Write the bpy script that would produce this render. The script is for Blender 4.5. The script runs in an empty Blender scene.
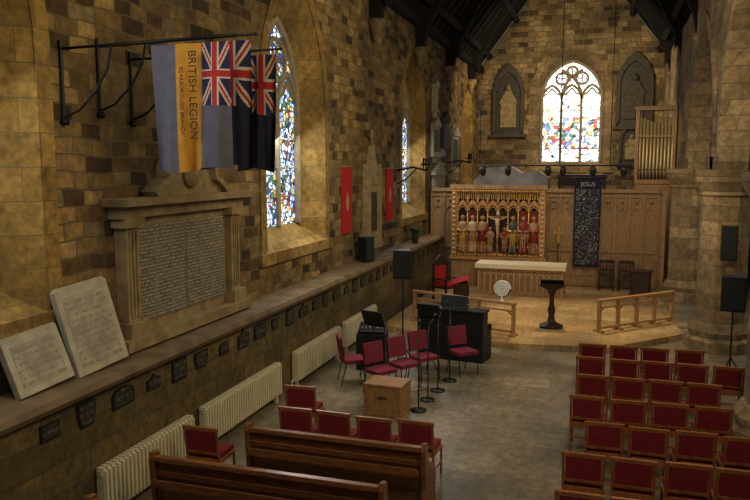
import bpy, bmesh, math, random
from mathutils import Matrix, Vector
random.seed(4)
S=bpy.context.scene
R=math.radians
# ------------------------------------------------------------ materials
def newmat(name):
    m=bpy.data.materials.new(name); m.use_nodes=True
    nt=m.node_tree; b=nt.nodes['Principled BSDF']
    return m,nt,b
def N(nt,t,**k):
    n=nt.nodes.new(t)
    for a,v in k.items(): setattr(n,a,v)
    return n
def ramp(nt,src,stops,interp='LINEAR'):
    r=N(nt,'ShaderNodeValToRGB'); r.color_ramp.interpolation=interp
    cr=r.color_ramp
    while len(cr.elements)<len(stops): cr.elements.new(0.5)
    for e,(p,c) in zip(cr.elements,stops):
        e.position=p; e.color=(*c,1) if len(c)==3 else c
    nt.links.new(src,r.inputs[0]); return r
def mul(nt,a,b,fac=1.0,mode='MULTIPLY'):
    x=N(nt,'ShaderNodeMix',data_type='RGBA',blend_type=mode)
    if isinstance(fac,float): x.inputs[0].default_value=fac
    else: nt.links.new(fac,x.inputs[0])
    for i,s in ((6,a),(7,b)):
        if isinstance(s,tuple): x.inputs[i].default_value=(*s,1)
        else: nt.links.new(s,x.inputs[i])
    return x.outputs[2]
def plain(name,col,rough=0.6,metal=0.0,noise=0.0,nscale=8,bump=0.0):
    m,nt,b=newmat(name)
    b.inputs['Base Color'].default_value=(*col,1); b.inputs['Roughness'].default_value=rough
    b.inputs['Metallic'].default_value=metal
    tc=N(nt,'ShaderNodeTexCoord'); n=N(nt,'ShaderNodeTexNoise'); n.inputs['Scale'].default_value=nscale; n.inputs['Detail'].default_value=5
    nt.links.new(tc.outputs['Object'],n.inputs['Vector'])
    if noise>0:
        lo=tuple(c*(1-noise) for c in col); hi=tuple(min(1,c*(1+noise)) for c in col)
        r=ramp(nt,n.outputs['Fac'],[(0.3,lo),(0.7,hi)]); nt.links.new(r.outputs[0],b.inputs['Base Color'])
    if bump>0:
        bp=N(nt,'ShaderNodeBump'); bp.inputs['Strength'].default_value=bump; bp.inputs['Distance'].default_value=0.02
        nt.links.new(n.outputs['Fac'],bp.inputs['Height']); nt.links.new(bp.outputs[0],b.inputs['Normal'])
    return m
def uv_vec(nt,mode='wall'):
    tc=N(nt,'ShaderNodeTexCoord'); s=N(nt,'ShaderNodeSeparateXYZ'); c=N(nt,'ShaderNodeCombineXYZ')
    nt.links.new(tc.outputs['Object'],s.inputs[0])
    if mode=='wall':
        a=N(nt,'ShaderNodeMath',operation='ADD'); nt.links.new(s.outputs[0],a.inputs[0]); nt.links.new(s.outputs[1],a.inputs[1])
        nt.links.new(a.outputs[0],c.inputs[0]); nt.links.new(s.outputs[2],c.inputs[1])
    else:
        nt.links.new(s.outputs[0],c.inputs[0]); nt.links.new(s.outputs[1],c.inputs[1])
    return tc,c.outputs[0]
def stone(name,pal,bw=0.5,rh=0.26,mortar=(0.12,0.10,0.07),ms=0.014,mode='wall',bump=0.6,rough=0.9,warp=0.05,stain=0.45,squash=1.4):
    m,nt,b=newmat(name); tc,vec=uv_vec(nt,mode)
    nz=N(nt,'ShaderNodeTexNoise'); nz.inputs['Scale'].default_value=1.3; nz.inputs['Detail'].default_value=3
    nt.links.new(vec,nz.inputs['Vector'])
    vm=N(nt,'ShaderNodeVectorMath',operation='SCALE'); vm.inputs['Scale'].default_value=warp*2
    nt.links.new(nz.outputs['Color'],vm.inputs[0])
    va=N(nt,'ShaderNodeVectorMath',operation='ADD'); nt.links.new(vec,va.inputs[0]); nt.links.new(vm.outputs[0],va.inputs[1])
    br=N(nt,'ShaderNodeTexBrick'); br.offset=0.43; br.squash=squash; br.squash_frequency=3; br.offset_frequency=2
    br.inputs['Color1'].default_value=(0,0,0,1); br.inputs['Color2'].default_value=(1,1,1,1); br.inputs['Mortar'].default_value=(0.4,0.4,0.4,1)
    br.inputs['Scale'].default_value=1; br.inputs['Mortar Size'].default_value=ms; br.inputs['Mortar Smooth'].default_value=0.3
    br.inputs['Brick Width'].default_value=bw; br.inputs['Row Height'].default_value=rh
    nt.links.new(va.outputs[0],br.inputs['Vector'])
    rp=ramp(nt,br.outputs['Color'],pal)
    n2=N(nt,'ShaderNodeTexNoise'); n2.inputs['Scale'].default_value=7; n2.inputs['Detail'].default_value=8; n2.inputs['Roughness'].default_value=0.7
    nt.links.new(tc.outputs['Object'],n2.inputs['Vector'])
    r2=ramp(nt,n2.outputs['Fac'],[(0.3,(0.42,0.42,0.42)),(0.7,(1.3,1.25,1.15))])
    c=mul(nt,rp.outputs[0],r2.outputs[0])
    n3=N(nt,'ShaderNodeTexNoise'); n3.inputs['Scale'].default_value=0.5; n3.inputs['Detail'].default_value=5
    nt.links.new(tc.outputs['Object'],n3.inputs['Vector'])
    r3=ramp(nt,n3.outputs['Fac'],[(0.35,(1-stain,1-stain,1-stain)),(0.62,(1.15,1.1,1.0))])
    c=mul(nt,c,r3.outputs[0])
    c=mul(nt,c,mortar,br.outputs['Fac'],'MIX')
    nt.links.new(c,b.inputs['Base Color']); b.inputs['Roughness'].default_value=rough
    inv=N(nt,'ShaderNodeMath',operation='SUBTRACT'); inv.inputs[0].default_value=1; nt.links.new(br.outputs['Fac'],inv.inputs[1])
    ad=N(nt,'ShaderNodeMath',operation='ADD'); nt.links.new(inv.outputs[0],ad.inputs[0]); nt.links.new(n2.outputs['Fac'],ad.inputs[1])
    bp=N(nt,'ShaderNodeBump'); bp.inputs['Strength'].default_value=bump; bp.inputs['Distance'].default_value=0.03
    nt.links.new(ad.outputs[0],bp.inputs['Height']); nt.links.new(bp.outputs[0],b.inputs['Normal'])
    return m
def wood(name,c1,c2,scale=(6,6,1.2),rough=0.4,spec=0.5):
    m,nt,b=newmat(name); tc=N(nt,'ShaderNodeTexCoord'); mp=N(nt,'ShaderNodeMapping'); mp.inputs['Scale'].default_value=scale
    nt.links.new(tc.outputs['Object'],mp.inputs[0])
    n=N(nt,'ShaderNodeTexNoise'); n.inputs['Scale'].default_value=4; n.inputs['Detail'].default_value=6; n.inputs['Distortion'].default_value=0.6
    nt.links.new(mp.outputs[0],n.inputs['Vector'])
    r=ramp(nt,n.outputs['Fac'],[(0.3,c1),(0.7,c2)]); nt.links.new(r.outputs[0],b.inputs['Base Color'])
    b.inputs['Roughness'].default_value=rough
    return m
def stained(name,strength,stops,scale=5,lead=0.06):
    m,nt,b=newmat(name); tc,vec=uv_vec(nt)
    v=N(nt,'ShaderNodeTexVoronoi'); v.inputs['Scale'].default_value=scale; nt.links.new(vec,v.inputs['Vector'])
    v2=N(nt,'ShaderNodeTexVoronoi',feature='DISTANCE_TO_EDGE'); v2.inputs['Scale'].default_value=scale; nt.links.new(vec,v2.inputs['Vector'])
    s=N(nt,'ShaderNodeSeparateColor'); nt.links.new(v.outputs['Color'],s.inputs[0])
    r=ramp(nt,s.outputs[0],stops,'CONSTANT')
    l=ramp(nt,v2.outputs['Distance'],[(lead*0.6,(0.02,0.02,0.02)),(lead*1.4,(1,1,1))])
    c=mul(nt,r.outputs[0],l.outputs[0])
    b.inputs['Base Color'].default_value=(0.02,0.02,0.02,1); b.inputs['Roughness'].default_value=0.3
    nt.links.new(c,b.inputs['Emission Color']); b.inputs['Emission Strength'].default_value=strength
    return m
def inscription(name,base,letter,line=0.075,dens=0.52,nsc=40):
    m,nt,b=newmat(name); tc,vec=uv_vec(nt)
    s=N(nt,'ShaderNodeSeparateXYZ'); nt.links.new(vec,s.inputs[0])
    d=N(nt,'ShaderNodeMath',operation='DIVIDE'); nt.links.new(s.outputs[1],d.inputs[0]); d.inputs[1].default_value=line
    f=N(nt,'ShaderNodeMath',operation='FRACT'); nt.links.new(d.outputs[0],f.inputs[0])
    a=ramp(nt,f.outputs[0],[(0.0,(0,0,0)),(0.3,(1,1,1)),(0.75,(0,0,0))],'CONSTANT')
    mp=N(nt,'ShaderNodeMapping'); mp.inputs['Scale'].default_value=(nsc,1.0/line,1); nt.links.new(vec,mp.inputs[0])
    n=N(nt,'ShaderNodeTexNoise'); n.inputs['Scale'].default_value=1; n.inputs['Detail'].default_value=1; nt.links.new(mp.outputs[0],n.inputs['Vector'])
    g=ramp(nt,n.outputs['Fac'],[(dens-0.02,(0,0,0)),(dens+0.02,(1,1,1))])
    k=mul(nt,a.outputs[0],g.outputs[0])
    n2=N(nt,'ShaderNodeTexNoise'); n2.inputs['Scale'].default_value=5; n2.inputs['Detail'].default_value=5; nt.links.new(tc.outputs['Object'],n2.inputs['Vector'])
    r2=ramp(nt,n2.outputs['Fac'],[(0.3,tuple(x*0.7 for x in base)),(0.7,tuple(x*1.2 for x in base))])
    c=mul(nt,r2.outputs[0],letter,k,'MIX'); nt.links.new(c,b.inputs['Base Color']); b.inputs['Roughness'].default_value=0.6
    return m

M={}
PAL=[(0.0,(0.07,0.045,0.02)),(0.16,(0.14,0.095,0.04)),(0.3,(0.27,0.185,0.075)),(0.5,(0.33,0.235,0.10)),(0.62,(0.21,0.15,0.07)),(0.8,(0.45,0.325,0.145)),(1.0,(0.25,0.20,0.12))]
M['rubble']=stone('wall_rubble_stone',PAL,bw=0.36,rh=0.2,ms=0.012,mortar=(0.15,0.115,0.06),warp=0.08,stain=0.6)
M['lower']=stone('lower_ashlar_stone',[(0,(0.13,0.10,0.042)),(0.5,(0.165,0.13,0.057)),(1,(0.205,0.16,0.075))],bw=0.75,rh=0.33,ms=0.008,warp=0.0,mortar=(0.08,0.062,0.033),bump=0.3,squash=1)
M['east']=stone('east_rubble_stone',[(0,(0.12,0.09,0.05)),(0.35,(0.27,0.205,0.115)),(0.7,(0.38,0.30,0.17)),(1,(0.46,0.36,0.20))],bw=0.42,rh=0.24,ms=0.016,mortar=(0.18,0.14,0.085),warp=0.08,stain=0.55)
M['dressed']=stone('dressed_yellow_stone',[(0,(0.28,0.19,0.06)),(0.5,(0.35,0.245,0.085)),(1,(0.41,0.295,0.11))],bw=0.7,rh=0.38,ms=0.006,warp=0.0,mortar=(0.17,0.13,0.06),bump=0.25,stain=0.5,squash=1)
M['pier']=stone('pier_stone',[(0,(0.25,0.19,0.11)),(0.5,(0.34,0.26,0.155)),(1,(0.43,0.335,0.205))],bw=0.7,rh=0.33,ms=0.01,warp=0.0,mortar=(0.15,0.115,0.07),bump=0.3,squash=1)
M['floor']=stone('floor_flagstones',[(0,(0.22,0.19,0.14)),(0.5,(0.275,0.24,0.18)),(1,(0.33,0.29,0.22))],bw=0.9,rh=0.6,ms=0.007,warp=0.0,mode='floor',mortar=(0.15,0.13,0.095),bump=0.08,rough=0.34,squash=1.2,stain=0.4)
M['dais']=stone('dais_pale_floor',[(0,(0.38,0.26,0.13)),(0.5,(0.45,0.33,0.18)),(1,(0.52,0.39,0.23))],bw=0.6,rh=0.6,ms=0.008,warp=0.0,mode='floor',mortar=(0.22,0.16,0.09),bump=0.08,rough=0.3,squash=1,stain=0.35)
M['ledge']=plain('ledge_stone',(0.17,0.12,0.062),0.65,noise=0.35,nscale=3,bump=0.3)
M['tracery']=plain('tracery_stone',(0.30,0.25,0.16),0.85,noise=0.2)
M['memstone']=plain('memorial_stone',(0.30,0.23,0.12),0.8,noise=0.3,nscale=5,bump=0.2)
M['marble']=plain('white_marble',(0.40,0.36,0.27),0.6,noise=0.22,nscale=4)
M['slabtext']=inscription('slab_inscription',(0.37,0.335,0.255),(0.26,0.23,0.17),line=0.075,dens=0.5,nsc=38)
M['warlist']=inscription('war_memorial_inscription',(0.17,0.15,0.11),(0.38,0.345,0.265),line=0.05,dens=0.47,nsc=38)
M['plaque']=plain('bronze_plaque',(0.028,0.03,0.024),0.5,0.4,noise=0.4,nscale=20,bump=0.3)
M['slate']=inscription('slate_inscription',(0.04,0.037,0.03),(0.12,0.105,0.075),line=0.09,dens=0.52,nsc=25)
M['darkstone']=plain('dark_monument_stone',(0.085,0.07,0.05),0.8,noise=0.3)
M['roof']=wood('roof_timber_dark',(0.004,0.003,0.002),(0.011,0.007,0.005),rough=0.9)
M['iron']=plain('black_iron',(0.012,0.012,0.012),0.5,0.3)
M['black']=plain('black_plastic',(0.012,0.012,0.013),0.45)
M['grille']=plain('speaker_grille',(0.02,0.02,0.022),0.8,noise=0.5,nscale=120)
M['pew']=wood('pew_oak',(0.13,0.052,0.018),(0.25,0.112,0.038),(1.5,8,8),rough=0.25)
M['oak']=wood('light_oak',(0.25,0.13,0.05),(0.42,0.25,0.11),rough=0.45)
M['panel']=wood('panelling_oak',(0.20,0.12,0.055),(0.34,0.22,0.115),rough=0.5)
M['chairwood']=wood('chair_wood',(0.20,0.07,0.022),(0.36,0.145,0.045),rough=0.3)
M['dark']=wood('dark_wood',(0.02,0.009,0.005),(0.05,0.024,0.012),rough=0.4)
M['red']=plain('red_upholstery',(0.19,0.009,0.015),0.85,noise=0.3,nscale=30)
M['maroon']=plain('maroon_upholstery',(0.20,0.022,0.045),0.8,noise=0.2,nscale=30)
M['redflat']=plain('red_panel_fabric',(0.42,0.016,0.018),0.8,noise=0.15)
M['white']=plain('white_paint',(0.7,0.69,0.64),0.5,noise=0.05)
M['rad']=plain('cream_radiator_paint',(0.66,0.62,0.46),0.35,noise=0.06)
M['gold']=plain('gilt',(0.50,0.31,0.08),0.4,0.5,noise=0.2)
M['goldcloth']=plain('gold_cloth',(0.42,0.21,0.018),0.85,noise=0.12)
M['blueflag']=plain('blue_grey_cloth',(0.10,0.095,0.125),0.85,noise=0.12)
M['navy']=plain('navy_cloth',(0.008,0.009,0.026),0.85)
M['flagred']=plain('flag_red',(0.34,0.02,0.02),0.85)
M['flagwhite']=plain('flag_white',(0.44,0.39,0.30),0.85)
M['flagblue']=plain('flag_blue',(0.015,0.016,0.06),0.85)
M['brown']=plain('brown_letters',(0.06,0.025,0.01),0.8)
M['reddark']=plain('reredos_red',(0.18,0.02,0.012),0.6,noise=0.35,nscale=10)
M['green']=plain('reredos_green',(0.035,0.06,0.045),0.6)
M['cream']=plain('carved_cream',(0.40,0.27,0.14),0.6,noise=0.25,nscale=15)
M['figure']=plain('carved_figure',(0.27,0.165,0.085),0.6,noise=0.4,nscale=14)
M['cloth']=plain('altar_linen',(0.66,0.58,0.42),0.8)
M['greycloth']=plain('grey_dust_sheet',(0.38,0.34,0.30),0.8,noise=0.3,nscale=2)
M['pipe']=plain('organ_pipe_metal',(0.50,0.38,0.20),0.38,0.35)
M['leaf']=plain('green_leaf',(0.03,0.08,0.02),0.6)
GL=[(0,(0.7,0.85,1.0)),(0.3,(0.35,0.5,0.8)),(0.45,(0.9,0.95,1.0)),(0.62,(0.75,0.55,0.2)),(0.72,(0.08,0.22,0.10)),(0.82,(0.45,0.06,0.04)),(0.9,(0.05,0.08,0.3))]
M['glass_n']=stained('stained_glass_north',1.5,GL,9,0.09)
GE=[(0,(1,1,1)),(0.3,(0.85,0.95,1.0)),(0.62,(0.95,0.97,1.0)),(0.82,(0.5,0.78,0.66)),(0.92,(0.75,0.5,0.3))]
M['glass_e']=stained('stained_glass_east_upper',2.6,GE,5,0.05)
GF=[(0,(0.95,0.97,1)),(0.34,(0.5,0.08,0.06)),(0.45,(0.8,0.85,0.95)),(0.62,(0.65,0.45,0.15)),(0.72,(0.08,0.26,0.22)),(0.8,(0.2,0.28,0.55)),(0.9,(0.9,0.9,0.95))]
M['glass_f']=stained('stained_glass_east_figures',2.0,GF,6,0.05)
def embro():
    m,nt,b=newmat('embroidered_cloth'); tc,vec=uv_vec(nt)
    v=N(nt,'ShaderNodeTexVoronoi'); v.inputs['Scale'].default_value=7; nt.links.new(vec,v.inputs['Vector'])
    s=N(nt,'ShaderNodeSeparateColor'); nt.links.new(v.outputs['Color'],s.inputs[0])
    r=ramp(nt,s.outputs[0],[(0,(0.42,0.40,0.37)),(0.3,(0.10,0.13,0.22)),(0.45,(0.36,0.33,0.30)),(0.65,(0.14,0.17,0.14)),(0.75,(0.24,0.12,0.14)),(0.85,(0.30,0.28,0.27))],'CONSTANT')
    w=N(nt,'ShaderNodeMath',operation='MULTIPLY'); w.inputs[1].default_value=55; nt.links.new(v.outputs['Distance'],w.inputs[0])
    sn=N(nt,'ShaderNodeMath',operation='SINE'); nt.links.new(w.outputs[0],sn.inputs[0])
    d=ramp(nt,sn.outputs[0],[(0.2,(0,0,0)),(0.5,(1,1,1))])
    n=N(nt,'ShaderNodeTexNoise'); n.inputs['Scale'].default_value=16; nt.links.new(vec,n.inputs['Vector'])
    k=ramp(nt,n.outputs['Fac'],[(0.46,(0,0,0)),(0.53,(1,1,1))])
    f=mul(nt,d.outputs[0],k.outputs[0])
    c=mul(nt,(0.010,0.011,0.022),r.outputs[0],f,'MIX'); nt.links.new(c,b.inputs['Base Color']); b.inputs['Roughness'].default_value=0.85
    return m
M['embro']=embro()

# ------------------------------------------------------------ builder
class B:
    def __init__(s): s.v=[];s.f=[];s.mi=[];s.mats=[];s.T=Matrix();s.sm=[]
    def mat(s,k):
        if k not in s.mats: s.mats.append(k)
        return s.mats.index(k)
    def add(s,vs,fs,k,smooth=False):
        o=len(s.v); s.v+= [tuple(s.T@Vector(p)) for p in vs]; i=s.mat(k)
        for f in fs: s.f.append([o+a for a in f]); s.mi.append(i); s.sm.append(smooth)
    def box(s,x0,x1,y0,y1,z0,z1,k):
        vs=[(x,y,z) for z in (z0,z1) for x,y in ((x0,y0),(x1,y0),(x1,y1),(x0,y1))]
        s.add(vs,[(0,3,2,1),(4,5,6,7),(0,1,5,4),(1,2,6,5),(2,3,7,6),(3,0,4,7)],k)
    def cb(s,c,d,k,rx=0,ry=0,rz=0):
        T=s.T; s.T=T@Matrix.Translation(c)@Matrix.Rotation(rz,4,'Z')@Matrix.Rotation(ry,4,'Y')@Matrix.Rotation(rx,4,'X')
        s.box(-d[0]/2,d[0]/2,-d[1]/2,d[1]/2,-d[2]/2,d[2]/2,k); s.T=T
    def tube(s,pts,r,k,n=8,closed=False):
        P=[Vector(p) for p in pts]; m=len(P); rr=r if isinstance(r,(list,tuple)) else [r]*m
        vs=[];fs=[]; prev=None
        for i,p in enumerate(P):
            if closed: t=P[(i+1)%m]-P[i-1]
            else: t=P[min(i+1,m-1)]-P[max(i-1,0)]
            t.normalize()
            if prev is None:
                a=Vector((0,0,1)) if abs(t.z)<0.9 else Vector((1,0,0)); u=t.cross(a).normalized()
            else:
                u=(prev-t*prev.dot(t)); u=u.normalized() if u.length>1e-6 else t.orthogonal().normalized()
            prev=u; w=t.cross(u)
            for j in range(n):
                an=2*math.pi*j/n+math.pi/n
                vs.append(tuple(p+(u*math.cos(an)+w*math.sin(an))*rr[i]))
        L=m if closed else m-1
        for i in range(L):
            for j in range(n):
                a=i*n+j;b=i*n+(j+1)%n;c=((i+1)%m)*n+(j+1)%n;d=((i+1)%m)*n+j
                fs.append((a,b,c,d))
        if not closed: fs.append(tuple(range(n))[::-1]); fs.append(tuple((m-1)*n+j for j in range(n)))
        s.add(vs,fs,k,n>6)
    def lathe(s,prof,c,k,n=16,smooth=True):
        vs=[];fs=[]
        for r,z in prof:
            for j in range(n):
                a=2*math.pi*j/n+math.pi/n; vs.append((c[0]+r*math.cos(a),c[1]+r*math.sin(a),c[2]+z))
        for i in range(len(prof)-1):
            for j in range(n): fs.append((i*n+j,i*n+(j+1)%n,(i+1)*n+(j+1)%n,(i+1)*n+j))
        fs.append(tuple(range(n))[::-1]); fs.append(tuple((len(prof)-1)*n+j for j in range(n)))
        s.add(vs,fs,k,smooth)
    def ball(s,c,r,k,sz=1.0,n=10):
        s.lathe([(max(0.001,r*math.sin(math.pi*i/8)),-r*sz*math.cos(math.pi*i/8)) for i in range(9)],c,k,n)
    def prism(s,poly,k,w0,w1,fn):
        n=len(poly); vs=[fn(u,v,w0) for u,v in poly]+[fn(u,v,w1) for u,v in poly]
        fs=[tuple(range(n)),tuple(range(2*n-1,n-1,-1))]+[(i,(i+1)%n,n+(i+1)%n,n+i) for i in range(n)]
        s.add(vs,fs,k)
    def band(s,inner,outer,k,w0,w1,fn):
        n=len(inner); vs=[fn(u,v,w0) for u,v in inner]+[fn(u,v,w0) for u,v in outer]+[fn(u,v,w1) for u,v in inner]+[fn(u,v,w1) for u,v in outer]
        fs=[]
        for i in range(n-1):
            fs+=[(i,i+1,n+i+1,n+i),(2*n+i,2*n+i+1,3*n+i+1,3*n+i),(i,i+1,2*n+i+1,2*n+i),(n+i,n+i+1,3*n+i+1,3*n+i)]
        fs+=[(0,n,3*n,2*n),(n-1,2*n-1,4*n-1,3*n-1)]
        s.add(vs,fs,k)
    def build(s,name,loc=(0,0,0),rz=0,bevel=0,mesh=None):
        if mesh is None:
            me=bpy.data.meshes.new(name); me.from_pydata(s.v,[],s.f)
            for k in s.mats: me.materials.append(M[k])
            me.polygons.foreach_set('material_index',s.mi); me.polygons.foreach_set('use_smooth',s.sm)
            bm=bmesh.new(); bm.from_mesh(me); bmesh.ops.recalc_face_normals(bm,faces=bm.faces); bm.to_mesh(me); bm.free()
            me.update(); s.me=me
        o=bpy.data.objects.new(name,s.me); S.collection.objects.link(o); o.location=loc; o.rotation_euler=(0,0,rz)
        if bevel:
            b=o.modifiers.new('bevel','BEVEL'); b.width=bevel; b.segments=2; b.limit_method='ANGLE'; b.angle_limit=R(40)
        return o
def inst(b,name,loc,rz=0,bevel=0):
    if hasattr(b,'me'): return b.build(name,loc,rz,bevel,mesh=1)
    return b.build(name,loc,rz,bevel)

def arch(w,zs,h,n=12,c=0.0):
    k=(h*h-w*w)/(2*w); Rr=w+k; aM=math.atan2(h,k)
    right=[(c-k+Rr*math.cos(aM*i/n),zs+Rr*math.sin(aM*i/n)) for i in range(n+1)]
    left=[(2*c-u,v) for u,v in right]
    return left+right[::-1][1:]
def opening(c,w,z0,zs,h,n=12):
    return [(c-w,z0)]+arch(w,zs,h,n,c)+[(c+w,z0)]

def wall_holes(name,outer,holes,fn,k):
    bm=bmesh.new(); ed=[]
    for loop in [outer]+holes:
        vs=[bm.verts.new(fn(u,v,0)) for u,v in loop]
        for i in range(len(vs)): ed.append(bm.edges.new((vs[i],vs[(i+1)%len(vs)])))
    bmesh.ops.triangle_fill(bm,use_beauty=True,use_dissolve=False,edges=ed)
    me=bpy.data.meshes.new(name); bm.to_mesh(me); bm.free(); me.materials.append(M[k])
    o=bpy.data.objects.new(name,me); S.collection.objects.link(o); return o

# ------------------------------------------------------------ room shell
XL=-6.05; XF=-5.55; EA=8.9; YE=36.0; XR=2.65; XC=-1.7
fnL=lambda u,v,w:(XL-w,u,v)
fnE=lambda u,v,w:(u,YE+w,v)
WIN=[(5.1,1.6),(13.9,1.5),(23.4,1.5),(33.0,1.3)]
holes=[opening(c,w,2.55,5.45,2.6) for c,w in WIN]
wall_holes('wall_north',[(-3,1.7),(YE,1.7),(YE,EA),(-3,EA)],holes,fnL,'rubble')
hE=opening(XC,1.7,4.1,7.4,2.15)
wall_holes('wall_east',[(XL,0),(XR,0),(XR,EA),(XC,EA+5.8),(XL,EA)],[hE],fnE,'east')

def strip(b,A,C,k,fa,fc):
    n=len(A); vs=[fa(*p) for p in A]+[fc(*p) for p in C]
    b.add(vs,[(i,(i+1)%n,n+(i+1)%n,n+i) for i in range(n)],k)
def tracery(b,c,w,z0,zs,h,fn,dep,nl,t=0.06):
    k='tracery'
    def tb(pts,r=t,closed=False): b.tube([fn(u,v,dep) for u,v in pts],r,k,6,closed)
    tb(opening(c,w,z0,zs,h),t*1.3)
    lw=w/nl
    for i in range(nl):
        cc=c-w+lw*(2*i+1)
        tb(arch(lw,zs-0.1,lw*1.5,6,cc))
        for sgn in(-1,1): tb([(cc+sgn*lw,zs+0.1),(cc+sgn*lw*0.45,zs+lw*0.45),(cc,zs+lw*1.0)],t*0.6)
        if i: tb([(c-w+2*lw*i,z0),(c-w+2*lw*i,zs+lw*0.2)])
    def foil(x,z,r,nf=4,ph=math.pi/4):
        tb([(x+r*math.cos(a*math.pi/8),z+r*math.sin(a*math.pi/8)) for a in range(16)],t*0.8,True)
        for q in range(nf):
            a=2*math.pi*q/nf+ph; x2=x+r*.5*math.cos(a); z2=z+r*.5*math.sin(a)
            tb([(x2+r*.42*math.cos(i*math.pi/4),z2+r*.42*math.sin(i*math.pi/4)) for i in range(8)],t*0.35,True)
    if nl==3:
        foil(c-lw,zs+lw*1.95,lw*0.6); foil(c+lw,zs+lw*1.95,lw*0.6); foil(c,zs+h*0.70,lw*0.55)
        tb(arch(lw*2,zs-0.1,lw*3.0,8,c-lw)[8:],t); tb(arch(lw*2,zs-0.1,lw*3.0,8,c+lw)[:9],t)
    else:
        foil(c,zs+h*0.52,lw*0.85)
    z=z0+.6
    while z<zs-.1:
        tb([(c-w,z),(c+w,z)],.014); z+=.6
def window(name,c,w,z0,zs,h,fn,dep,gw,gz0,nl,gk,figs=None,sk='dressed'):
    b=B(); A=opening(c,w,z0,zs,h); sc=gw/w
    C=opening(c,gw,gz0,zs,h*sc*0.98)
    strip(b,A,C,sk,lambda u,v:fn(u,v,0),lambda u,v:fn(u,v,dep))
    b.add([fn(u,v,dep) for u,v in C],[tuple(range(len(C)))],gk)
    if figs: b.add([fn(c-gw,figs[0],dep-0.01),fn(c+gw,figs[0],dep-0.01),fn(c+gw,figs[1],dep-0.01),fn(c-gw,figs[1],dep-0.01)],[(0,1,2,3)],'glass_f')
    tracery(b,c,gw,gz0,zs,h*sc*0.98,fn,dep-0.06,nl)
    b.band(A,[(c+(u-c)*(1+0.24/w),v+(0.0 if v<zs else 0.22*(v-zs)/h+0.04)) for u,v in A],sk,-0.025,0.01,fn)
    b.prism([(c-w-0.3,z0-0.22),(c+w+0.3,z0-0.22),(c+w+0.3,z0),(c-w-0.3,z0)],sk,-0.07,0.05,fn)
    return b.build(name)
for i,(c,w) in enumerate(WIN):
    window('window_%d'%(i+1),c,w,2.55,5.45,2.6,fnL,0.5,w-0.5,2.95,2,'glass_n')
window('window_5',XC,1.7,4.1,7.4,2.15,fnE,0.5,1.38,4.4,3,'glass_e',(4.95,6.5),'pier')

b=B(); b.box(XL-0.3,XF,-3,25.4,0,1.62,'lower'); b.build('wall_north_bench')
b=B(); b.prism([(XL,1.62),(XF+0.1,1.62),(XF+0.13,1.68),(XF+0.1,1.75),(XL,1.78)],'ledge',-3,25.4,lambda u,v,w:(u,w,v)); b.build('trim_ledge')
b=B(); b.box(XL,XL+0.05,25.4,YE,0,1.7,'lower'); b.build('wall_north_lower')
b=B(); b.box(XL-0.3,7.2,-3,YE+0.5,-0.2,0,'floor'); b.build('floor')
b=B(); b.prism([(-5.35,17.6),(-4.0,17.0),(-1.9,16.6),(0.2,16.9),(1.9,18.8),(1.65,25.3),(-5.35,25.3)],'dais',0.0,0.14,lambda u,v,w:(u,v,w)); b.build('sanctuary_dais')
# roof
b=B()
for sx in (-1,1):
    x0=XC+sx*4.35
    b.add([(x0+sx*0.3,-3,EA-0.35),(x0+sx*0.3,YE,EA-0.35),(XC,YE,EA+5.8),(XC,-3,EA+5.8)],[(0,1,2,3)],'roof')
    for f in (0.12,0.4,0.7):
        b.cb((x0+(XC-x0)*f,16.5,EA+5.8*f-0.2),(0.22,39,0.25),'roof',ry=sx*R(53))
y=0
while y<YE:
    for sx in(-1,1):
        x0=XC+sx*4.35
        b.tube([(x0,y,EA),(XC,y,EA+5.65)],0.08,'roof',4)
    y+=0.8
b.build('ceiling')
b=B(); b.box(XL-0.02,XL+0.25,-3,YE,EA-0.25,EA,'roof'); b.build('trim_wallplate')
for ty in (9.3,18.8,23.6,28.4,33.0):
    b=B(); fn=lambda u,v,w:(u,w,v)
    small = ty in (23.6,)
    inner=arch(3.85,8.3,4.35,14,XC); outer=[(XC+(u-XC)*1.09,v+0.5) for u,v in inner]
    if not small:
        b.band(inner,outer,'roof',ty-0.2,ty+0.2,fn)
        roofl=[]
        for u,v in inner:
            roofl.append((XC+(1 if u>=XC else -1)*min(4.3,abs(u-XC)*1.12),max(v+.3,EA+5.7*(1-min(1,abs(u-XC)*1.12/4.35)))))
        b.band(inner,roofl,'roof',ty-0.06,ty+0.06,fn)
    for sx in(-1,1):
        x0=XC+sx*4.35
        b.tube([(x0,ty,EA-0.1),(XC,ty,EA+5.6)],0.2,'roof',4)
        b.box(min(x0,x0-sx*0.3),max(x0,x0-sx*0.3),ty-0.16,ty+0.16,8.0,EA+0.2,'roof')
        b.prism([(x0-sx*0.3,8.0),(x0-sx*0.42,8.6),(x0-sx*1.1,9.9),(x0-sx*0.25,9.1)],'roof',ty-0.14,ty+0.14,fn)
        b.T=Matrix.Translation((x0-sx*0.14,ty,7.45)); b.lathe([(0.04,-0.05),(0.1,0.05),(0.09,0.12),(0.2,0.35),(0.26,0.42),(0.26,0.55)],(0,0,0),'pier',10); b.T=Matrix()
    b.build('roof_truss')
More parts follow.
